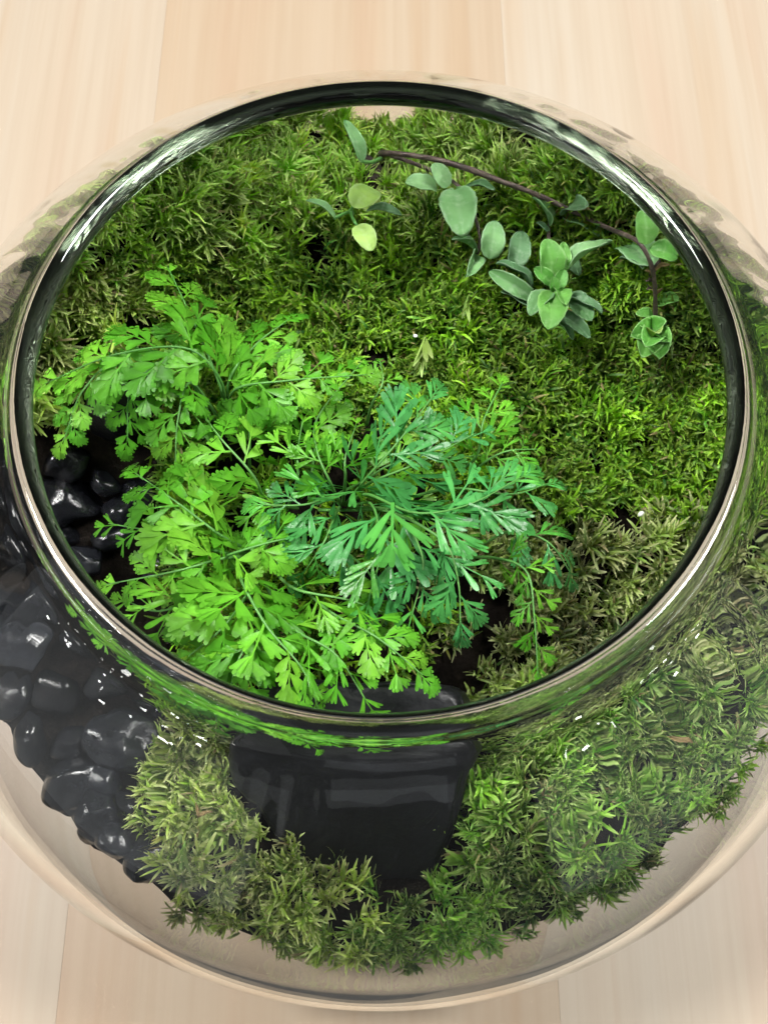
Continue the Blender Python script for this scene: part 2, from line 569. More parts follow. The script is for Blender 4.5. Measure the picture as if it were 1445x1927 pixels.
class Moss:
    def __init__(self):
        self.V, self.F3, self.C, self.n = [], [], [], 0

    def shoot(self, rng, base, axis, height, nleaf, length, width, cols, spread=(0.35, 1.35), curl=0.5, pale=0.5, scatter=0.0):
        """one moss shoot: leaves spiralling round the top of a short stem"""
        base = np.array(base); axis = np.array(axis); axis = axis / np.linalg.norm(axis)
        u = np.cross(axis, [0.3, 0.9, 0.1]); u /= np.linalg.norm(u)
        w = np.cross(axis, u)
        t = np.linspace(0, 1, nleaf) ** 0.8
        az = np.arange(nleaf) * 2.39996 + rng.uniform(0, 6.28) + rng.normal(0, 0.25 + 3 * scatter, nleaf)
        inc = spread[1] + (spread[0] - spread[1]) * t ** 1.3 + rng.normal(0, 0.30, nleaf)
        ln = length * rng.uniform(0.6, 1.3, nleaf) * (1.0 - 0.2 * t)
        wd = width * rng.uniform(0.75, 1.25, nleaf)
        rad = np.cos(az)[:, None] * u + np.sin(az)[:, None] * w
        root = base + axis * (height * (0.3 + 0.7 * t))[:, None] + (u * rng.normal(0, 1, (nleaf, 1)) + w * rng.normal(0, 1, (nleaf, 1))) * scatter
        d0 = axis * np.cos(inc)[:, None] + rad * np.sin(inc)[:, None]
        inc2 = inc + curl * rng.uniform(0.2, 1.3, nleaf)
        d1 = axis * np.cos(inc2)[:, None] + rad * np.sin(inc2)[:, None]
        side = np.cross(d0, axis + rad * 0.01)
        side /= (np.linalg.norm(side, axis=1)[:, None] + 1e-9)
        tw = rng.normal(0, 0.45, nleaf)[:, None]
        nrm = np.cross(side, d0)
        side = side * np.cos(tw) + nrm * np.sin(tw)
        L = ln[:, None]; Wd = wd[:, None]
        p1 = root + d0 * L * 0.38
        p2 = p1 + (d0 + d1) * 0.5 * L * 0.34
        tip = p2 + d1 * L * 0.3
        verts = np.stack([root - side * Wd * 0.34, root + side * Wd * 0.34,
                          p1 - side * Wd * 0.5, p1 + side * Wd * 0.5,
                          p2 - side * Wd * 0.46, p2 + side * Wd * 0.46, tip - side * Wd * 0.13, tip + side * Wd * 0.13], 1)
        base_c = np.array(cols[0]) + (np.array(cols[1]) - np.array(cols[0])) * rng.uniform(0, 1)
        leaf_c = base_c * rng.uniform(0.45, 1.45, (nleaf, 1)) + rng.normal(0, 0.012, (nleaf, 3))
        dry = rng.uniform(0, 1, nleaf) < 0.035
        leaf_c[dry] = np.array((0.30, 0.24, 0.11)) * rng.uniform(0.6, 1.2)
        leaf_c = np.clip(leaf_c, 0.008, 0.8)
        tipc = np.clip(leaf_c + (np.array(cols[2]) - leaf_c) * pale * rng.uniform(0.2, 1.0, (nleaf, 1)), 0, 0.9)
        cc = np.stack([leaf_c, leaf_c, leaf_c, leaf_c, (leaf_c + tipc) / 2, (leaf_c + tipc) / 2, tipc, tipc], 1)
        f = np.array([(0, 1, 3), (0, 3, 2), (2, 3, 5), (2, 5, 4), (4, 5, 7), (4, 7, 6)])
        off = self.n + np.arange(nleaf)[:, None, None] * 8
        self.F3.append((f[None] + off).reshape(-1, 3))
        self.V.append(verts.reshape(-1, 3)); self.C.append(cc.reshape(-1, 3))
        self.n += nleaf * 8

    def build(self, name, mat):
        V = np.concatenate(self.V); F = np.concatenate(self.F3); C = np.concatenate(self.C)
        # nothing pokes through the glass
        for _ in range(2):
            r = np.hypot(V[:, 0], V[:, 1])
            lim = r_in(V[:, 2]) - 0.05
            k = np.minimum(1, lim / np.maximum(r, 1e-6))
            V[:, 0] *= k; V[:, 1] *= k
        me = bpy.data.meshes.new(name)
        me.vertices.add(len(V)); me.vertices.foreach_set('co', (V * S).astype(np.float32).ravel())
        me.loops.add(F.size); me.loops.foreach_set('vertex_index', F.astype(np.int32).ravel())
        me.polygons.add(len(F)); me.polygons.foreach_set('loop_start', np.arange(0, F.size, 3, dtype=np.int32))
        me.polygons.foreach_set('use_smooth', np.ones(len(F), bool))
        a = me.color_attributes.new('tint', 'FLOAT_COLOR', 'POINT')
        a.data.foreach_set('color', np.concatenate([C, np.ones((len(C), 1))], 1).astype(np.float32).ravel())
        me.materials.append(mat)
        me.update(); me.validate()
        o = bpy.data.objects.new(name, me)
        col.objects.link(o)
        return o


#           leaf colours low, high, tip                                  len   wid   n   height spread       curl pale step
KINDS = {
    'back': (((0.18, 0.50, 0.015), (0.44, 0.82, 0.06), (0.86, 0.98, 0.42)), 0.66, 0.050, 46, 0.95, (0.0, 0.85), 0.7, 0.85, 0.35, 0.06),
    'carpet': (((0.055, 0.19, 0.004), (0.22, 0.46, 0.016), (0.52, 0.72, 0.13)), 0.48, 0.056, 34, 0.75, (0.1, 1.05), 0.9, 0.45, 0.28, 0.12),
    'left': (((0.18, 0.40, 0.025), (0.42, 0.64, 0.09), (0.82, 0.82, 0.40)), 0.60, 0.060, 42, 0.8, (0.0, 0.95), 0.5, 0.6, 0.38, 0.07),
    'olive': (((0.12, 0.23, 0.03), (0.31, 0.43, 0.10), (0.80, 0.80, 0.45)), 0.48, 0.058, 40, 0.7, (0.05, 0.95), 0.5, 0.7, 0.34, 0.09),
    'front_left': (((0.18, 0.36, 0.022), (0.42, 0.58, 0.09), (0.92, 0.94, 0.50)), 0.50, 0.054, 40, 0.9, (0.0, 0.9), 0.5, 0.85, 0.30, 0.07),
    'front_right': (((0.075, 0.24, 0.012), (0.24, 0.48, 0.045), (0.70, 0.82, 0.34)), 0.54, 0.052, 42, 0.9, (0.0, 0.95), 0.5, 0.75, 0.30, 0.07),
}
LABELS = {
    'back': 'tall pale-tipped cushion moss along the back of the bowl',
    'carpet': 'dense bright yellow-green moss carpet at the right of the bowl',
    'left': 'olive and brownish moss at the left edge of the bowl behind the fern',
    'olive': 'dull tan-olive moss low at the right, below the bright carpet',
    'front_left': 'stubby olive moss tufts between the black pebbles and the big black stone',
    'front_right': 'spiky dark green moss tufts at the front right of the big black stone',
}


def zone(px, py):
    if py > 1340 or (py > 1280 and px > 1150):
        return 'front_left' if px < 690 else 'front_right'
    if px < 290 and py > 470:
        return 'left'
    if py > 985 and px > 820:
        return 'olive'
    lim = 470 + (px - 400) * -0.10 if px < 1000 else 330
    if py < lim + 60 * noise.noise((px * 0.01, py * 0.01, 0)) and px < 1060:
        return 'back'
    return 'carpet'


CELL = 0.92
_cell = {}


def clump(x, y):
    """offset from, and distance to, the middle of the moss cushion this point belongs to"""
    best = None
    ci, cj = math.floor(x / CELL), math.floor(y / CELL)
    for i in (ci - 1, ci, ci + 1):
        for j in (cj - 1, cj, cj + 1):
            if (i, j) not in _cell:
                rc = random.Random(i * 7919 + j * 104729)
                _cell[(i, j)] = ((i + rc.uniform(.1, .9)) * CELL, (j + rc.uniform(.1, .9)) * CELL, rc.uniform(0.6, 1.35), rc.uniform(0.5, 1.3))
            c = _cell[(i, j)]
            d = math.hypot(x - c[0], y - c[1]) / c[3]
            if best is None or d < best[0]: best = (d, x - c[0], y - c[1], c[2])
    return best


rng = np.random.default_rng(11)
patches = {k: Moss() for k in KINDS}
step = 0.27
y = -10.4
row = 0
while y < 10.4:
    x = -10.4 + (row % 2) * step / 2
    while x < 10.4:
        X = x + rng.normal(0, 0.09); Y = y + rng.normal(0, 0.09)
        x += step
        zg = ground(X, Y)
        rr = math.hypot(X, Y)
        if rr > float(r_in(zg)) - 0.10:
            continue
        px, py = to_px([(X, Y, zg + 0.3)])[0]
        if inside(PEB_ZONE, px, py) or inside(STONE_ZONE, px, py):
            continue
        if any(inside(b, px, py) for b in BARE) and rng.uniform() < 0.85:
            continue
        kz = zone(px, py)
        cols, ln, wd, n, h, spr, curl, pale, st, scat = KINDS[kz]
        if rng.uniform() > (step / st) ** 2 and not (rr > float(r_in(zg)) - 0.7 and rng.uniform() < 0.8):
            continue
        g = 0.15
        gx = (ground(X + g, Y) - ground(X - g, Y)) / (2 * g); gy = (ground(X, Y + g) - ground(X, Y - g)) / (2 * g)
        lean = noise.noise((X * 0.9, Y * 0.9, 9.0)); lean2 = noise.noise((X * 0.9, Y * 0.9, 19.0))
        ax = (-gx * 0.6 + lean * 1.5 + rng.normal(0, 0.35), -gy * 0.6 + lean2 * 1.4 + ((0.40 if py < 1700 else 0.0) if py > 1250 else 0.1) + rng.normal(0, 0.35), 1.0)
        sc = 0.8 + 0.45 * (0.5 + noise.noise((X * 0.55, Y * 0.55, 33.0))) + rng.uniform(-0.12, 0.12)
        cd, cx_, cy_, cv = clump(X, Y)
        dome = max(0.0, 1 - (cd / 0.62) ** 2)
        kk = 0.45 if kz == 'carpet' else 1.0
        ax = (ax[0] * (1 - 0.5 * kk) + kk * 1.25 * cx_, ax[1] * (1 - 0.5 * kk) + kk * 1.25 * cy_, 1.0)
        zg += kk * 0.34 * dome - 0.10 * kk
        sc *= 0.80 + 0.25 * dome
        # patchy vigour: some clumps are brighter, some duller
        vig = (0.88 + 0.8 * noise.noise((X * 0.8, Y * 0.8, 71.0))) * (1 + (cv - 1) * kk)
        c2 = [tuple(np.array(c) * vig) for c in cols[:2]] + [cols[2]]
        for q in range(1 + min(3, int(1.3 * math.hypot(gx, gy)))):
            jx, jy = (0, 0) if q == 0 else rng.normal(0, 0.13, 2)
            zq = zg + gx * jx + gy * jy
            if math.hypot(X + jx, Y + jy) > float(r_in(zq)) - 0.08: continue
            patches[kz].shoot(rng, (X + jx, Y + jy, zq - 0.12), ax, h * sc, n, ln * sc, wd * (0.8 + 0.25 * sc), c2, spr, curl, pale, scat)
    y += step * 0.87
    row += 1
for k, m in patches.items():
    o = m.build('moss', M_MOSS)
    tag(o, LABELS[k], 'moss', kind='stuff')


# ------------------------------------------------------------------ stones
def rock_mesh(name, rx, ry, rz, seed, facet=0.0, lump=0.22, sub=4, mat=None):
    bm = bmesh.new()
    bmesh.ops.create_icosphere(bm, subdivisions=sub, radius=1.0)
    rd = random.Random(seed)
    planes = []
    for _ in range(int(5 + facet * 9)):
        v = Vector((rd.gauss(0, 1), rd.gauss(0, 1), rd.gauss(0, 1))).normalized()
        planes.append((v, rd.uniform(0.62, 0.92) if facet > 0 else rd.uniform(0.82, 0.97)))
    o = Vector((rd.uniform(0, 99), rd.uniform(0, 99), 0))
    for v in bm.verts:
        p = v.co.copy()
        p *= 1 + lump * noise.noise(p * 0.9 + o)
        for nrm, d in planes:
            s = p.dot(nrm) - d
            if s > 0: p -= nrm * s * (0.55 + 0.4 * facet)
        p *= 1 + 0.02 * noise.noise(p * 4 + o)
        v.co = Vector((p.x * rx, p.y * ry, p.z * rz)) * S
    me = bpy.data.meshes.new(name)
    bm.to_mesh(me); bm.free()
    me.polygons.foreach_set('use_smooth', [True] * len(me.polygons))
    me.materials.append(mat or M_PEB)
    return me


# px, py, lift over soil, rx, ry, rz, turn, facet, label
PEBBLES = [
    (128, 872, 0.55, .50, .44, .42, 20, 0, 'round glossy black pebble with a soft highlight under the left fern tip'),
    (196, 910, 0.45, .42, .33, .33, -30, 0, 'small shiny black pebble just right of the round one below the left fern tip'),
    (122, 945, 0.25, .72, .60, .45, 10, 0, 'wide dull black pebble below the round glossy one inside the left rim'),
    (222, 962, 0.35, .48, .42, .38, 50, .3, 'black pebble half under the fern at the left of the bowl'),
    (163, 1050, 0.45, .70, .58, .38, -25, .8, 'flat angular charcoal slab of stone against the left rim'),
    (212, 1012, 0.40, .60, .40, .34, 15, .5, 'dark grey slab above the flat angular one by the left rim'),
    (118, 1010, 0.10, .45, .42, .40, 0, 0, 'black pebble sunk between the wide dull one and the charcoal slab'),
    (268, 930, 0.10, .50, .45, .40, 0, 0, 'black pebble deep in shade beneath the fern edge at left'),
    (300, 1060, 0.10, .55, .45, .40, 70, .2, 'black pebble hidden deep under the lower left fern fronds'),
    (20, 935, 0.25, .52, .62, .45, 0, 0, 'black pebble outside the left rim line, seen through glass highest up'),
    (35, 1030, 0.35, .62, .75, .48, 10, 0, 'long black pebble seen through the glass at the left photo edge'),
    (85, 1130, 0.45, .65, .72, .46, 30, 0, 'black pebble seen through glass just below the left rim'),
    (-10, 1140, 0.35, .55, .55, .45, 0, 0, 'black pebble cut by the left photo edge beside the grey slab'),
    (35, 1215, 0.60, .78, .60, .36, -35, .7, 'flat grey-black slab seen through the glass at the far left'),
    (150, 1205, 0.40, .62, .55, .45, 0, .2, 'black pebble seen through glass beside the lower left rim'),
    (205, 1290, 0.40, .62, .52, .42, 25, 0, 'black pebble under the glass shoulder above the largest flat pebble'),
    (110, 1305, 0.45, .66, .55, .45, -10, 0, 'black pebble in the middle of the pebbles seen through the left glass'),
    (20, 1310, 0.35, .50, .55, .42, 0, 0, 'black pebble at the left photo edge below the grey slab'),
    (285, 1330, 0.15, .55, .45, .38, 0, 0, 'black pebble wedged between the rim and the olive moss tuft'),
    (238, 1398, 0.75, .98, .66, .42, -12, 0, 'largest smooth flat black pebble with a bright lower edge, by the moss'),
    (45, 1400, 0.45, .42, .62, .42, 15, 0, 'upright oval black pebble near the left edge of the bowl'),
    (135, 1400, 0.40, .58, .50, .42, 0, 0, 'black pebble left of the largest flat pebble'),
    (122, 1490, 0.50, .76, .66, .48, 35, 0, 'big domed black pebble with two bright spots at the front left'),
    (192, 1468, 0.45, .52, .40, .36, -20, .2, 'black pebble just below the largest flat pebble'),
    (188, 1524, 0.50, .54, .52, .42, 0, 0, 'black pebble touching the lower right of the big domed one'),
    (200, 1596, 0.45, .56, .46, .42, -20, 0, 'round black pebble low at the front, left of the angular one'),
    (242, 1572, 0.35, .38, .46, .36, 0, .3, 'narrow black pebble between the round and the angular front pebbles'),
    (285, 1532, 0.60, .72, .28, .28, -24, .6, 'thin bluish-black splinter of stone lying against the front left moss'),
    (278, 1632, 0.45, .74, .64, .50, 25, .9, 'angular black pebble with sharp facets at the front beside the moss'),
    (65, 1565, 0.10, .42, .40, .36, 0, 0, 'black pebble tucked against the glass under the big domed one'),
    (150, 1608, 0.02, .42, .36, .34, 0, 0, 'lowest black pebble pressed against the front left glass'),
]
for i, (px, py, dz, rx, ry, rz, rot, facet, lab) in enumerate(PEBBLES):
    p = at_ground(px, py, dz)
    # keep clear of the glass
    mr = max(rx, ry)
    lim = float(r_in(p.z - 0.1)) - mr * 0.92 - 0.02
    r = math.hypot(p.x, p.y)
    if r > lim:
        p.x *= lim / r; p.y *= lim / r
    rq = random.Random(300 + i)
    k = rq.uniform(0.82, 1.12)
    me = rock_mesh('pebble', rx * k, ry * k * rq.uniform(0.8, 1.05), rz * k, 40 + i, max(facet, rq.uniform(0, 0.25)), 0.42 if facet < .1 else 0.22, 4)
    o = bpy.data.objects.new('pebble', me)
    o.location = p * S
    rp = random.Random(i)
    o.rotation_euler = Euler((rp.uniform(-.3, .3), rp.uniform(-.3, .3), R_(rot)))
    col.objects.link(o)
    tag(o, lab, 'pebble', 'black pebbles heaped at the left of the bowl')

# upright stone among the left fronds
me = rock_mesh('standing_stone', 0.72, 0.70, 1.5, 7, 0.5, 0.12, 4, M_SLATE)
o = bpy.data.objects.new('standing_stone', me)
p = at_ground(222, 775, 0.7)
o.location = p * S
o.rotation_euler = Euler((R_(14), R_(4), R_(25)))
col.objects.link(o)
tag(o, 'tall matt black stone standing between the upper left fern fronds', 'stone')


def hull_stone(name, pts, mat, seed):
    bm = bmesh.new()
    for p in pts: bm.verts.new(Vector(p))
    r = bmesh.ops.convex_hull(bm, input=bm.verts[:])
    bmesh.ops.delete(bm, geom=[v for v in bm.verts if not v.link_faces], context='VERTS')
    bmesh.ops.bevel(bm, geom=bm.edges[:] + bm.verts[:], offset=0.28, segments=3, affect='EDGES', clamp_overlap=True)
    bmesh.ops.triangulate(bm, faces=bm.faces[:])
    for _ in range(3):
        long_e = [e for e in bm.edges if e.calc_length() > 0.3]
        if long_e:
            bmesh.ops.subdivide_edges(bm, edges=long_e, cuts=1)
            bmesh.ops.triangulate(bm, faces=bm.faces[:])
    bm.normal_update()
    for _ in range(2):
        bmesh.ops.smooth_vert(bm, verts=bm.verts[:], factor=0.5, use_axis_x=True, use_axis_y=True, use_axis_z=True)
    bm.normal_update()
    for v in bm.verts:
        q = v.co
        v.co = q + v.normal * (0.10 * noise.noise(q * 0.7 + Vector((seed, 0, 0))) + 0.025 * noise.noise(q * 2.6))
    for v in bm.verts: v.co *= S
    me = bpy.data.meshes.new(name); bm.to_mesh(me); bm.free()
    me.polygons.foreach_set('use_smooth', [True] * len(me.polygons))
    me.materials.append(mat)
    o = bpy.data.objects.new(name, me)
    col.objects.link(o)
    return o


sp = [at(428, 1385, 7.3), at(900, 1395, 7.4), at(860, 1290, 7.7), at(500, 1270, 7.7),
      at(425, 1455, 6.5), at(895, 1450, 6.6), at(836, 1640, 4.6), at(805, 1722, 4.0), at(668, 1716, 4.0), at(540, 1590, 5.0),
      at(500, 1300, 4.0), at(880, 1300, 4.0), at(690, 1660, 3.0), at(790, 1660, 3.0)]
st = hull_stone('black_stone', sp, M_SLATE, 3.0)
tag(st, 'big smooth black wedge-shaped stone standing in the moss at the front', 'stone')


# ------------------------------------------------------------------ fern
def pinna_mesh(name, seed, pairs, style, mat):
    """a fern leaflet one unit (1 cm) long: wedge lobes with toothed ends on a thin axis, in the local XY plane along +X"""
    rd = random.Random(seed)
    V, F, T = [], [], []

    def zc(x, yy):
        return -0.16 * x * x - 0.35 * yy * yy + 0.04 * math.sin(5 * x + seed)

    def lobe(x0, y0, ang, ln, wmax, teeth, lift):
        ca, sa = math.cos(ang), math.sin(ang)
        tone = rd.uniform(-1, 1)
        bend = rd.uniform(-0.25, 0.25)
        st = [(0, 0.024), (0.17, 0.03 + wmax * 0.2), (0.42, wmax * 0.72), (0.72, wmax * 1.0)] if style == 'wide' else [(0, 0.022), (0.2, 0.03 + wmax * 0.25), (0.48, wmax * 0.78), (0.72, wmax * 1.0)]
        b0 = len(V)
        for (t, w) in st:
            yy = bend * t * t * ln
            for s in (-1, 0, 1):
                lx, ly = t * ln, yy + s * w * 0.5
                X = x0 + lx * ca - ly * sa; Y = y0 + lx * sa + ly * ca
                V.append((X, Y, zc(X, Y) + lift * (0.3 + t) - (0.05 * w / max(wmax, .01) if s == 0 else 0) * wmax * 2.5))
                T.append(tone + (0.9 if s == 0 else 0))
        for i in range(len(st) - 1):
            a = b0 + i * 3
            F.append((a, a + 3, a + 4, a + 1)); F.append((a + 1, a + 4, a + 5, a + 2))
        # toothed end: fingers that leave the wide end
        a = b0 + (len(st) - 1) * 3
        yy = bend * ln
        n = teeth
        for k in range(n):
            u0 = -1 + 2 * k / n; u1 = -1 + 2 * (k + 1) / n
            um = (u0 + u1) / 2
            tl = ln * (rd.uniform(0.14, 0.22) if style == 'wide' else rd.uniform(0.20, 0.30)) * (1 - 0.35 * abs(um))
            q = []
            hw = (u1 - u0)
            for (uu, tt) in ((u0, 0), (u1, 0), (um + hw * 0.44 + um * .15, tl * 0.55), (um + hw * 0.24 + um * .25, tl * 0.95), (um - hw * 0.24 + um * .25, tl * 0.95), (um - hw * 0.44 + um * .15, tl * 0.55)):
                lx = 0.72 * ln + tt; ly = bend * 0.52 * ln + (bend * 0.5 * tt) + uu * wmax * 0.5
                X = x0 + lx * ca - ly * sa; Y = y0 + lx * sa + ly * ca
                q.append(len(V)); V.append((X, Y, zc(X, Y) + lift * (1.0 + tt / ln))); T.append(tone + tt / ln * 1.6)
            F.append((q[0], q[1], q[2], q[5])); F.append((q[5], q[2], q[3], q[4]))

    wide = style == 'wide'
    # axis
    b0 = len(V)
    for i in range(5):
        t = i / 4 * 0.7
        for s in (-1, 1):
            V.append((t, s * 0.020 * (1.15 - t), zc(t, 0) + 0.004)); T.append(0.8)
    for i in range(4):
        a = b0 + 2 * i
        F.append((a, a + 2, a + 3, a + 1))
    for k in range(pairs):
        t = 0.12 + 0.46 * k / max(pairs - 1, 1) if pairs > 1 else 0.3
        for s in (-1, 1):
            tt = t + (0.06 if s > 0 else 0)
            ln = (0.50 if wide else 0.60) * (1 - 0.34 * k / pairs) * rd.uniform(0.85, 1.15)
            lobe(tt, 0, s * R_(rd.uniform(24, 40) if not wide else rd.uniform(34, 50)), ln, (0.22 if wide else 0.125) * rd.uniform(0.85, 1.15), rd.choice((2, 3, 3) if wide else (1, 2, 2)), rd.uniform(-0.04, 0.05))
    lobe(0.56, 0, R_(rd.uniform(-6, 6)), 0.46, 0.25 if wide else 0.15, 3 if wide else 2, 0.012)
    me = bpy.data.meshes.new(name)
    me.from_pydata([tuple(c * S for c in v) for v in V], [], F)
    me.polygons.foreach_set('use_smooth', [True] * len(me.polygons))
    ta = me.attributes.new('tone', 'FLOAT', 'POINT')
    ta.data.foreach_set('value', T)
    me.materials.append(mat)
    return me


PIN = {
    'Y': [pinna_mesh('pinna', 10 + i, (3, 3, 2, 3)[i % 4], 'wide', M_FERN_Y) for i in range(8)],
    'B': [pinna_mesh('pinna', 30 + i, (3, 2, 3, 3)[i % 4], 'fine', M_FERN_B) for i in range(8)],
    'L': [pinna_mesh('pinna', 50 + i, (2, 3)[i % 2], 'fine', M_FERN_Y) for i in range(6)],
}
CROWN = at_ground(640, 950, 0.0)
fern = empty('fern', CROWN)
tag(fern, 'dark blue-green lacy fern rosette in the middle of the bowl', 'fern')
CROWN_L = at_ground(470, 1000, 0.0)
fern_l = empty('fern', CROWN_L)
tag(fern_l, 'bright yellow-green fern with broad toothed leaflets filling the left of the bowl', 'fern')
rf = random.Random(21)
n_pinna = 0


def frond(pts, size, npairs, style, label=None, start=0.22, droop=0.15, taper=1.0, rad=0.040):
    """pts: pixels with heights from stalk foot to tip; size: longest leaflet in cm"""
    global n_pinna
    W = [at(*p) for p in pts]
    C = spline(W, 24)
    org = C[0]
    Vt, Ft = tube([c - org for c in C], [rad * (1 - 0.72 * i / 23) for i in range(24)], 6)
    left = pts[0][0] < 560
    fr = mesh_obj('frond', Vt, Ft, M_STALK, fern_l if left else fern, org - (CROWN_L if left else CROWN))
    if label: fr['label'] = label
    tot = npairs * 2
    tilt = Vector((rf.gauss(0, 0.22), rf.gauss(0, 0.22) - 0.15, 1))

    def put(t, side, ln, ang):
        global n_pinna
        f = t * 23
        i = min(int(f), 22)
        p = C[i].lerp(C[i + 1], f - i)
        tg = (C[min(i + 2, 23)] - C[max(i - 1, 0)]).normalized()
        upv = (tilt + Vector((rf.gauss(0, 0.06), rf.gauss(0, 0.06), 0))).normalized()
        lat = upv.cross(tg).normalized()
        nn = tg.cross(lat).normalized()
        d = tg * math.cos(ang) + lat * (side * math.sin(ang)) - Vector((0, 0, droop * rf.uniform(0.3, 1.4)))
        d.normalize()
        yv = nn.cross(d).normalized()
        zv = d.cross(yv)
        rot = Matrix((d, yv, zv)).transposed()
        roll = Matrix.Rotation(rf.gauss(0, 0.16), 3, 'X')
        o = shared('pinna', rf.choice(PIN[style]), fr, p - org, rot @ roll, (ln * 1.1, ln * rf.uniform(0.85, 1.1), ln))
        n_pinna += 1

    for k in range(tot):
        t = start + (0.93 - start) * k / tot
        u = (t - start) / (1 - start)
        ln = size * (1.0 - 0.55 * u ** 1.3 * taper) * (0.78 + 0.22 * min(1, u * 5)) * rf.uniform(0.88, 1.1)
        put(t, 1 if k % 2 else -1, ln, R_(56 - 22 * u + rf.uniform(-6, 6)))
    put(0.94, 1, size * 0.62, R_(rf.uniform(-8, 8)))


# upper left, broad yellow-green fronds
frond([(425, 790, 7.4), (415, 715, 9.2), (350, 655, 9.9), (215, 668, 10.1), (85, 722, 9.6)], 1.5, 4, 'Y', 'long frond reaching to the left rim', 0.30)
frond([(430, 800, 7.4), (412, 720, 8.9), (362, 600, 9.5), (315, 500, 9.4)], 1.3, 4, 'Y', 'frond pointing to the back left', 0.34)
frond([(440, 800, 7.4), (440, 735, 8.9), (545, 716, 9.5), (690, 705, 9.3)], 1.15, 5, 'Y', None, 0.24)
frond([(440, 800, 7.4), (430, 720, 8.8), (480, 650, 9.1), (545, 600, 9.0)], 1.1, 3, 'Y', None, 0.35)
frond([(420, 800, 7.4), (360, 720, 9.0), (335, 790, 9.2), (330, 890, 8.6)], 1.15, 4, 'Y', None, 0.30)
frond([(400, 790, 7.4), (330, 680, 9.3), (250, 730, 9.6), (240, 830, 9.0)], 1.1, 4, 'Y', None, 0.34)
frond([(420, 800, 7.4), (240, 690, 9.2), (160, 730, 9.6), (120, 830, 9.2)], 1.0, 4, 'Y', None, 0.42)
frond([(470, 880, 7.4), (470, 840, 8.4), (480, 770, 8.8), (560, 750, 8.6)], 1.1, 4, 'Y')
# middle left
frond([(500, 960, 7.2), (480, 900, 8.8), (420, 830, 9.2), (390, 790, 8.8)], 1.2, 3, 'Y')
frond([(480, 1040, 7.2), (420, 1010, 9.0), (340, 950, 9.5), (255, 890, 9.1)], 1.4, 4, 'Y')
frond([(480, 1050, 7.2), (400, 1035, 9.0), (310, 1005, 9.3), (205, 985, 9.0)], 1.06, 3, 'L', 'thin sprig in front of the black pebbles')
frond([(480, 1050, 7.2), (425, 1050, 9.0), (330, 1075, 9.4), (200, 1100, 9.0)], 1.15, 4, 'Y')
frond([(470, 1040, 7.2), (430, 1045, 9.1), (510, 1020, 9.6), (590, 1005, 9.2)], 1.0, 4, 'Y')
frond([(540, 960, 7.2), (560, 900, 9.0), (560, 850, 9.4), (570, 790, 9.1)], 1.06, 3, 'L')
# lower left and bottom
frond([(470, 1080, 7.2), (450, 1080, 9.0), (500, 1175, 9.6), (570, 1260, 9.4), (600, 1335, 8.8)], 1.25, 5, 'Y', None, 0.2)
frond([(470, 1090, 7.2), (470, 1110, 8.9), (420, 1180, 9.5), (355, 1235, 9.0)], 1.5, 4, 'Y', 'broad frond spreading over the lower left')
frond([(480, 1090, 7.2), (490, 1170, 9.0), (450, 1240, 9.4), (430, 1310, 8.9)], 1.25, 4, 'Y')
frond([(500, 1100, 7.2), (550, 1180, 9.0), (630, 1230, 9.4), (690, 1320, 8.8)], 1.18, 3, 'L')
frond([(520, 1080, 7.2), (560, 1110, 8.9), (660, 1130, 9.3), (740, 1160, 8.8)], 1.12, 3, 'L')
frond([(540, 1080, 7.2), (620, 1150, 8.9), (710, 1200, 9.4), (795, 1270, 9.0)], 1.2, 4, 'Y', 'yellow-green frond tip at the bottom')
frond([(440, 1090, 7.2), (380, 1120, 8.8), (300, 1150, 9.1), (235, 1130, 8.7)], 1.12, 3, 'L')
# central blue-green rosette
frond([(650, 950, 7.2), (685, 905, 9.4), (750, 830, 10.2), (815, 745, 10.0)], 1.45, 4, 'B', 'blue-green frond pointing to the back', 0.2)
frond([(655, 950, 7.2), (690, 912, 9.2), (790, 870, 9.9), (895, 815, 9.6)], 1.40, 4, 'B', None, 0.2)
frond([(655, 950, 7.2), (690, 930, 9.4), (780, 965, 10.3), (880, 950, 10.5), (985, 895, 10.1)], 1.64, 4, 'B', 'largest blue-green frond reaching to the right', 0.22)
frond([(660, 955, 7.2), (740, 965, 9.3), (835, 1020, 9.9), (862, 1095, 9.8), (866, 1180, 9.2)], 1.28, 3, 'B', 'blue-green frond hanging to the front', 0.30)
frond([(655, 955, 7.2), (700, 950, 9.2), (715, 1040, 9.8), (690, 1140, 9.3)], 1.45, 3, 'B', None, 0.2)
frond([(655, 955, 7.2), (740, 965, 9.1), (795, 1050, 9.7), (775, 1160, 9.2)], 1.33, 3, 'B', None, 0.25)
frond([(640, 950, 7.2), (630, 935, 9.1), (570, 950, 9.6), (495, 950, 9.3)], 1.21, 3, 'B', None, 0.2)
frond([(640, 955, 7.2), (635, 960, 9.0), (610, 1020, 9.5), (570, 1080, 9.0)], 1.28, 3, 'B', None, 0.2)
frond([(640, 950, 7.2), (625, 915, 9.1), (600, 860, 9.6), (590, 810, 9.3)], 0.95, 3, 'L', None, 0.3)
frond([(645, 950, 7.2), (650, 900, 9.0), (650, 860, 9.4), (670, 800, 9.1)], 0.90, 3, 'L', None, 0.3)
frond([(700, 960, 7.2), (840, 920, 8.8), (960, 930, 9.2), (1035, 908, 8.8)], 1.09, 3, 'B', None, 0.45)
frond([(840, 900, 7.2), (895, 860, 8.6), (910, 790, 9.1), (945, 720, 8.8)], 1.06, 3, 'L', 'upright lime sprig at the back right of the fern', 0.25)
frond([(870, 930, 7.2), (900, 880, 8.5), (950, 850, 8.9), (1010, 845, 8.6)], 0.78, 3, 'L', None, 0.35)
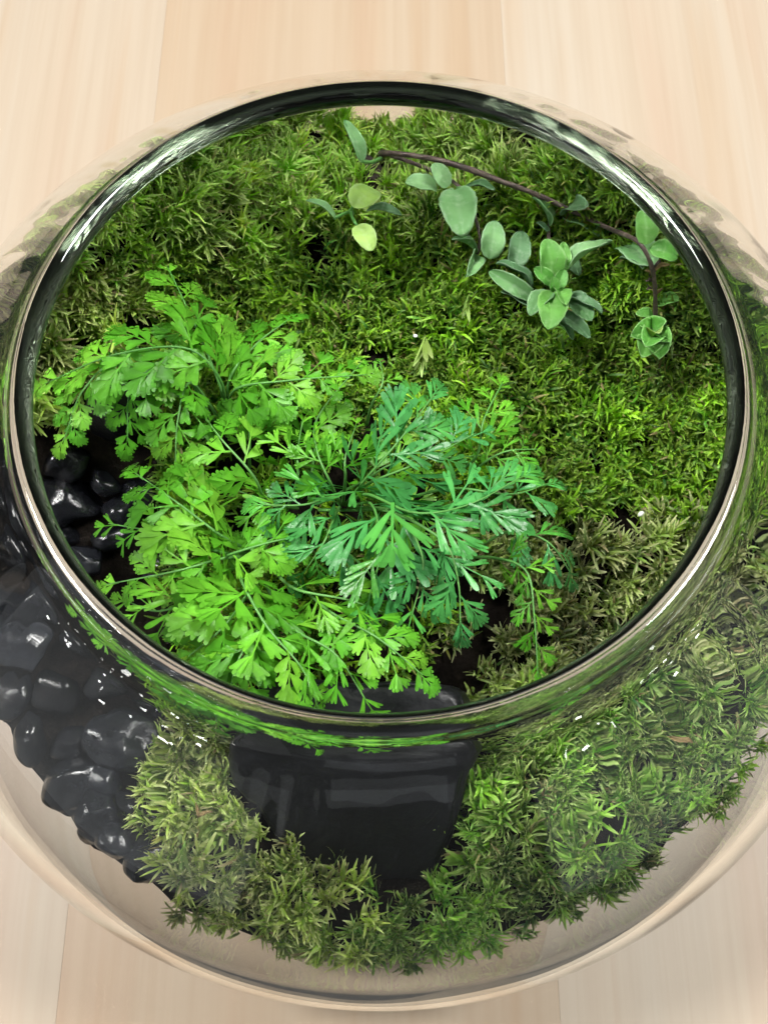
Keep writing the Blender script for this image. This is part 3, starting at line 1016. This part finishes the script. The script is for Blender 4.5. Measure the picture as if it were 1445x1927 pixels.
frond([(870, 1050, 7.0), (930, 1050, 8.4), (990, 1075, 8.8), (1005, 1160, 8.7), (1012, 1275, 8.2)], 0.69, 5, 'L', 'long thin trailing sprig towards the right rim', 0.28, 0.25, 0.5, 0.04)
frond([(900, 1030, 7.0), (960, 1000, 8.3), (1030, 1020, 8.6), (1075, 1080, 8.1)], 1.03, 2, 'B', None, 0.4, 0.3, 0.6, 0.04)
frond([(690, 800, 7.0), (700, 760, 8.0), (720, 720, 8.4), (715, 680, 8.2)], 0.62, 2, 'L', 'little two-lobed sprig at the back of the fern', 0.4)
# shaded young fronds filling the centre from below
for k in range(6):
    a = k * 2.4; r0 = rf.uniform(60, 200); r1 = r0 + rf.uniform(70, 130)
    cx, cyy = 580, 960
    e = (1.15, 0.95)
    frond([(cx + 20 * math.cos(a), cyy + 20 * math.sin(a), 6.9), (cx + r0 * .6 * math.cos(a) * e[0], cyy + r0 * .6 * math.sin(a) * e[1], 7.8),
           (cx + r0 * math.cos(a) * e[0], cyy + r0 * math.sin(a) * e[1], 8.2), (cx + r1 * math.cos(a + .2) * e[0], cyy + r1 * math.sin(a + .2) * e[1], 7.8)],
          rf.uniform(0.8, 1.05), 3, rf.choice('YLB'), None, 0.35)
print('pinnae', n_pinna)


# ------------------------------------------------------------------ creeping plant with oval leaves
def oval_mesh(name, seed, ratio, mat, fold=0.0, wavy=0.0, point=0.0):
    """leaf 1 cm long along +X, ratio = width / length; a real blade with thickness"""
    rd = random.Random(seed)
    nu, nv = 17, 11
    V, F = [], []
    for layer in (0, 1):
        for i in range(nu):
            t = 0.5 - 0.5 * math.cos(math.pi * i / (nu - 1))
            tq = t ** 0.9
            w = ratio * 0.5 * math.sqrt(max(0.0, 1 - (2 * tq - 1) ** 2)) * (1 - point * t * 0.5)
            w = max(w, 0.03 if t < 0.5 else 0.006)
            if i > 1: w *= 1 + 0.035 * math.sin(i * 2.6 + seed)
            for j in range(nv):
                s = -1 + 2 * j / (nv - 1)
                yv = s * w
                z = 0.09 * math.sin(math.pi * t) - 0.22 * t * t * 0.35 + fold * abs(yv) * 1.1 + 0.30 * yv * yv / max(ratio, .1)
                z += wavy * 0.06 * math.sin(9 * t + 3 * s + seed) * abs(s)
                if j == nv // 2: z -= 0.012
                V.append((t, yv * 0.84, z - layer * 0.022))
    o2 = nu * nv
    for i in range(nu - 1):
        for j in range(nv - 1):
            a = i * nv + j
            F.append((a, a + nv, a + nv + 1, a + 1))
            F.append((o2 + a, o2 + a + 1, o2 + a + nv + 1, o2 + a + nv))
    rim = [j for j in range(nv)] + [i * nv + nv - 1 for i in range(1, nu)] + [(nu - 1) * nv + j for j in range(nv - 2, -1, -1)] + [i * nv for i in range(nu - 2, 0, -1)]
    for a, b in zip(rim, rim[1:] + rim[:1]):
        F.append((a, b, o2 + b, o2 + a))
    me = bpy.data.meshes.new(name)
    me.from_pydata([tuple(c * S for c in v) for v in V], [], F)
    me.polygons.foreach_set('use_smooth', [True] * len(me.polygons))
    at_ = me.attributes.new('margin', 'FLOAT', 'POINT')
    mg = []
    for layer in (0, 1):
        for i in range(nu):
            for j in range(nv):
                e = abs(-1 + 2 * j / (nv - 1)); e2 = abs(-1 + 2 * i / (nu - 1))
                mg.append(1.0 if (j in (0, nv - 1) or i == nu - 1) else (0.25 if j == nv // 2 else 0.0))
    at_.data.foreach_set('value', mg)
    me.materials.append(mat)
    return me


def leaf(parent, org, p0, p1, ratio, mat, roll=0.0, fold=0.0, wavy=0.3, seed=0, up=(0, 0, 1), point=0.0):
    """a leaf whose blade runs from p0 to p1 (world cm)"""
    p0, p1 = Vector(p0), Vector(p1)
    p1 = p0.lerp(p1, 0.89)
    d = p1 - p0
    ln = d.length
    d.normalize()
    yv = Vector(up).cross(d).normalized()
    zv = d.cross(yv)
    rot = Matrix((d, yv, zv)).transposed() @ Matrix.Rotation(R_(roll), 3, 'X')
    me = oval_mesh('leaf', seed, ratio, mat, fold, wavy, point)
    return shared('leaf', me, parent, p0 - Vector(org), rot, (ln, ln, ln))


def stem(parent, org, pts, r0, r1, name='stem', mat=None, n=18):
    C = spline(pts, n)
    rs = random.Random(len(pts) + int(r0 * 1000))
    V, F = tube([c - Vector(org) for c in C], [(r0 + (r1 - r0) * i / (n - 1)) * rs.uniform(0.86, 1.14) for i in range(n)], 8)
    return mesh_obj(name, V, F, mat or M_TWIG, parent, (0, 0, 0))


def at_over(px, py, z, clear=1.1):
    """like at(), but never lower than the moss"""
    p = at(px, py, z)
    for _ in range(8):
        zz = ground(p.x, p.y) + clear
        if p.z >= zz - 0.02: break
        p = at(px, py, zz)
    return p


cb = at_ground(718, 300, 0.2)
creeper = empty('creeping_plant', cb)
tag(creeper, 'creeping plant with a brown woody stem and round grey-green leaves at back right', 'plant')
stem(creeper, cb, [cb, *[at_over(*q, 1.35) for q in ((722, 288, 9.2), (800, 296, 9.7), (870, 314, 9.8), (940, 340, 9.9), (1000, 362, 9.9), (1045, 382, 9.8), (1092, 405, 9.6))]], 0.078, 0.05)
stem(creeper, cb, [at(735, 292, 9.2), at(790, 312, 9.0), at(850, 340, 9.1), at(880, 375, 9.2), at(902, 440, 9.0), at(898, 478, 8.7)], 0.05, 0.04)
stem(creeper, cb, [at(1045, 382, 9.3), at(1032, 430, 9.2), at(1036, 480, 9.3), at(1042, 535, 9.3)], 0.05, 0.04)
stem(creeper, cb, [*[at_over(*q, 1.15) for q in ((1092, 405, 9.6), (1150, 432, 9.3), (1200, 455, 8.9), (1225, 500, 8.7), (1232, 550, 8.6), (1232, 630, 8.6))]], 0.05, 0.045)
# x0 y0 z0  x1 y1 z1  ratio  material roll fold
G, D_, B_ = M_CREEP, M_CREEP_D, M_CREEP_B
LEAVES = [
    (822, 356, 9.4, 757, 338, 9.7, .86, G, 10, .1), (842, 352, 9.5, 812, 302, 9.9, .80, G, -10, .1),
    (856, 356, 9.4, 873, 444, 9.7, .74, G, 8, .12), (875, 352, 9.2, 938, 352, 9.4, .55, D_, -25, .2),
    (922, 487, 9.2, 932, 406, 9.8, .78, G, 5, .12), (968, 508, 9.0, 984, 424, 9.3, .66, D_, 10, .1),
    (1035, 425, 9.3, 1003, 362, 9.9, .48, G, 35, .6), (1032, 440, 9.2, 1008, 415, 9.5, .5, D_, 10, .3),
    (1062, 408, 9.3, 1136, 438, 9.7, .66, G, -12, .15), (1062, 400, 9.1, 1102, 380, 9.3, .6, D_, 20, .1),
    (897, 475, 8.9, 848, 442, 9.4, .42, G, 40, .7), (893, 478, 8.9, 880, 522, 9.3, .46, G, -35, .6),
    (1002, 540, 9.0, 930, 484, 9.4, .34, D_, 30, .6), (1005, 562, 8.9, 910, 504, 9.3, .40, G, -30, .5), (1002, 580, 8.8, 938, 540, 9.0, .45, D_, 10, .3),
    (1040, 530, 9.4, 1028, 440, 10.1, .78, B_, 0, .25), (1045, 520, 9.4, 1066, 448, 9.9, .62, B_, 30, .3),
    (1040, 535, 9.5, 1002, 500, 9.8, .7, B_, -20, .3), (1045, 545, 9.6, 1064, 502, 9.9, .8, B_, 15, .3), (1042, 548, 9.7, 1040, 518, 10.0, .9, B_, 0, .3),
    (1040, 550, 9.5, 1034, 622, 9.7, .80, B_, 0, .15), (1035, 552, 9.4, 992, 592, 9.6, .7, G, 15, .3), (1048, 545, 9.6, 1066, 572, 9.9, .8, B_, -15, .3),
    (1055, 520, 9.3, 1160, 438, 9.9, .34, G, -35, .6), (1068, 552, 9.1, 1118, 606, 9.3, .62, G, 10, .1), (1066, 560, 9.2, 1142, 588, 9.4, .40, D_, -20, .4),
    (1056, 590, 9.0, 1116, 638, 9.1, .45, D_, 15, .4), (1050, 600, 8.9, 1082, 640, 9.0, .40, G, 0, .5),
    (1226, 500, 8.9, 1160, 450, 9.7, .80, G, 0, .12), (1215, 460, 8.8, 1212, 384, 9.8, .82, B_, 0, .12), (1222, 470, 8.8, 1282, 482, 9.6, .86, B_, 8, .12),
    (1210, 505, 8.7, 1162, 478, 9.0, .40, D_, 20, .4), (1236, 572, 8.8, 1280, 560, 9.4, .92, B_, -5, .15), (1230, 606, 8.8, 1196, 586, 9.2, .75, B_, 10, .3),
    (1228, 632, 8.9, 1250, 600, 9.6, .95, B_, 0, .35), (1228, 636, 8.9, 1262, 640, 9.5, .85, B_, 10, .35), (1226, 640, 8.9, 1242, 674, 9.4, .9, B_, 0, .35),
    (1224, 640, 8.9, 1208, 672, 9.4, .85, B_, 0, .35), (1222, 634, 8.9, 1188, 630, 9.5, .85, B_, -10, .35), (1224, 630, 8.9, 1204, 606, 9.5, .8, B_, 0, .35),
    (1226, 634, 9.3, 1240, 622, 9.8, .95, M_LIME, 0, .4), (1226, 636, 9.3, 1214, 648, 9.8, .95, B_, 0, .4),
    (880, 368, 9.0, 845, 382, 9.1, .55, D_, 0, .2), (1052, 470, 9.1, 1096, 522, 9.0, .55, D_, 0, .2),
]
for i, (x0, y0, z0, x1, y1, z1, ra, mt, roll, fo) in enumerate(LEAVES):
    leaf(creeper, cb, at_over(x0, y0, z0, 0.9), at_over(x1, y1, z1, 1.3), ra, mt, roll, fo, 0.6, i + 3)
# withered bracts where the side stem turns down
for k in range(7):
    a = k * 0.9
    p = at_over(1226 + 6 * math.cos(a * 2), 508 + k * 6, 8.8, 1.05)
    leaf(creeper, cb, p, p + Vector((0.28 * math.cos(a), 0.25 * math.sin(a), 0.25)), 0.42, M_DEAD if k % 3 == 0 else M_BARK, 20 * k, 0.5, 1, k)

# seedling with two lime cotyledon-like leaves
sb = at_ground(664, 405, 0.1)
seed_p = empty('seedling', sb)
tag(seed_p, 'small seedling with two round lime leaves and two dark narrow ones', 'seedling')
stem(seed_p, sb, [sb, at(662, 400, 8.8), at(660, 396, 9.5)], 0.06, 0.05, mat=M_STALK)
for (x0, y0, z0, x1, y1, z1) in ((660, 396, 9.5, 672, 382, 9.7), (660, 398, 9.5, 672, 425, 9.6), (658, 398, 9.4, 628, 412, 9.5)):
    stem(seed_p, sb, [at(x0, y0, z0), at((x0 + x1) / 2 - 2, (y0 + y1) / 2, (z0 + z1) / 2 + .05), at(x1, y1, z1)], 0.04, 0.03, 'leaf_stalk', M_STALK, 8)
leaf(seed_p, sb, at(666, 390, 9.75), at(712, 348, 9.55), .95, M_LIME, 0, .05, .2, 4)
leaf(seed_p, sb, at(672, 424, 9.65), at(704, 474, 9.6), .86, M_LIME, 0, .05, .2, 5)
leaf(seed_p, sb, at(632, 412, 9.5), at(572, 368, 9.9), .36, M_CREEP, 25, .4, .2, 6)
leaf(seed_p, sb, at(690, 396, 9.2), at(762, 400, 9.5), .40, M_CREEP_D, -15, .3, .2, 7)

# single upright leaf shoot behind it
ub = at_ground(716, 300, 0.3)
up_p = empty('leaf_shoot', ub)
tag(up_p, 'single upright pointed leaf on a curved stalk near the back rim', 'shoot')
stem(up_p, ub, [ub, at(716, 298, 9.0), at(700, 305, 9.4), at(680, 303, 9.6)], 0.05, 0.04, 'leaf_stalk', M_STALK, 12)
leaf(up_p, ub, at(682, 304, 9.6), at(646, 214, 10.3), .44, M_CREEP, 10, .35, .2, 8, point=0.5)

# stub of bark behind the seedling
bp_ = at_ground(690, 345, 0.35)
me = rock_mesh('bark_stub', 0.52, 0.62, 0.75, 91, 0.4, 0.3, 4, M_BARK)
o = bpy.data.objects.new('bark_stub', me)
o.location = bp_ * S
o.rotation_euler = Euler((R_(-25), R_(10), R_(15)))
col.objects.link(o)
tag(o, 'dark brown stub of bark sticking out of the moss behind the seedling', 'bark')


# ------------------------------------------------------------------ loose sprigs and grains
def sprig(px, py, dz, dirpx, n, length, width, cols, label, name='moss_sprig', spread=(0.1, 0.5)):
    m = Moss()
    p = at_ground(px, py, dz)
    q = at(px + dirpx[0], py + dirpx[1], p.z + dirpx[2])
    ax = (q - p).normalized()
    m.shoot(np.random.default_rng(int(px)), p, ax, (q - p).length * 0.5, n, length, width, cols, spread, 0.4, 0.6)
    o = m.build(name, M_MOSS)
    return tag(o, label, 'moss')


sprig(800, 620, 1.25, (-4, 60, -0.1), 16, 0.85, 0.11, ((0.22, 0.38, 0.06), (0.30, 0.46, 0.10), (0.55, 0.62, 0.30)), 'loose pale lime sprig of moss lying behind the fern')
sprig(350, 1570, 1.0, (-6, 55, 0.0), 14, 0.75, 0.10, ((0.20, 0.36, 0.06), (0.28, 0.42, 0.10), (0.5, 0.56, 0.28)), 'loose lime sprig of moss beside the pebbles at the front left')
sprig(885, 545, 1.2, (-8, 45, 0.1), 5, 0.6, 0.09, ((0.20, 0.34, 0.05), (0.26, 0.40, 0.08), (0.5, 0.56, 0.28)), 'two pale blades of moss below the oval leaves')
for (px, py, dz, r, lab) in ((1206, 967, 0.75, 0.085, 'white perlite grain on bare soil near the right rim'), (962, 1094, 0.55, 0.10, 'white perlite grain beside the trailing fern sprig'),
                             (781, 632, 1.5, 0.06, 'tiny white grain on the loose lime moss sprig'), (402, 972, 3.5, 0.06, 'tiny white grain on the fern left of its centre')):
    me = rock_mesh('perlite_grain', r, r * .8, r * .7, int(px), 0.6, 0.3, 2, M_PERL)
    o = bpy.data.objects.new('perlite_grain', me)
    o.location = at_ground(px, py, dz) * S
    col.objects.link(o)
    tag(o, lab, 'grain', 'white perlite grains')

for k, (px, py, dz, dx, dy, lab) in enumerate((
        (372, 1545, 1.15, 0.32, 0.12, 'curled tan dry leaf scrap beside the loose lime moss sprig'),
        (1258, 1388, 1.15, 0.42, -0.1, 'brown dry leaf scrap on the moss at the right, seen through glass'),
        (330, 440, 1.2, 0.36, 0.16, 'dry brown leaf scrap in the back left moss above the fern'))):
    p = at_ground(px, py, dz)
    th = empty('dry_leaf', p)
    tag(th, lab, 'dry leaf', 'dry leaf scraps on the moss')
    leaf(th, p, p, p + Vector((dx, dy, 0.1)), 0.42, M_DEAD, 25 * k - 30, 0.5, 1.2, 60 + k)
    leaf(th, p, p + Vector((0.02, 0.02, 0.02)), p + Vector((dx * -0.2, dy * 1.6 + 0.15, 0.12)), 0.35, M_DEAD, 20 - 30 * k, 0.6, 1.2, 80 + k)
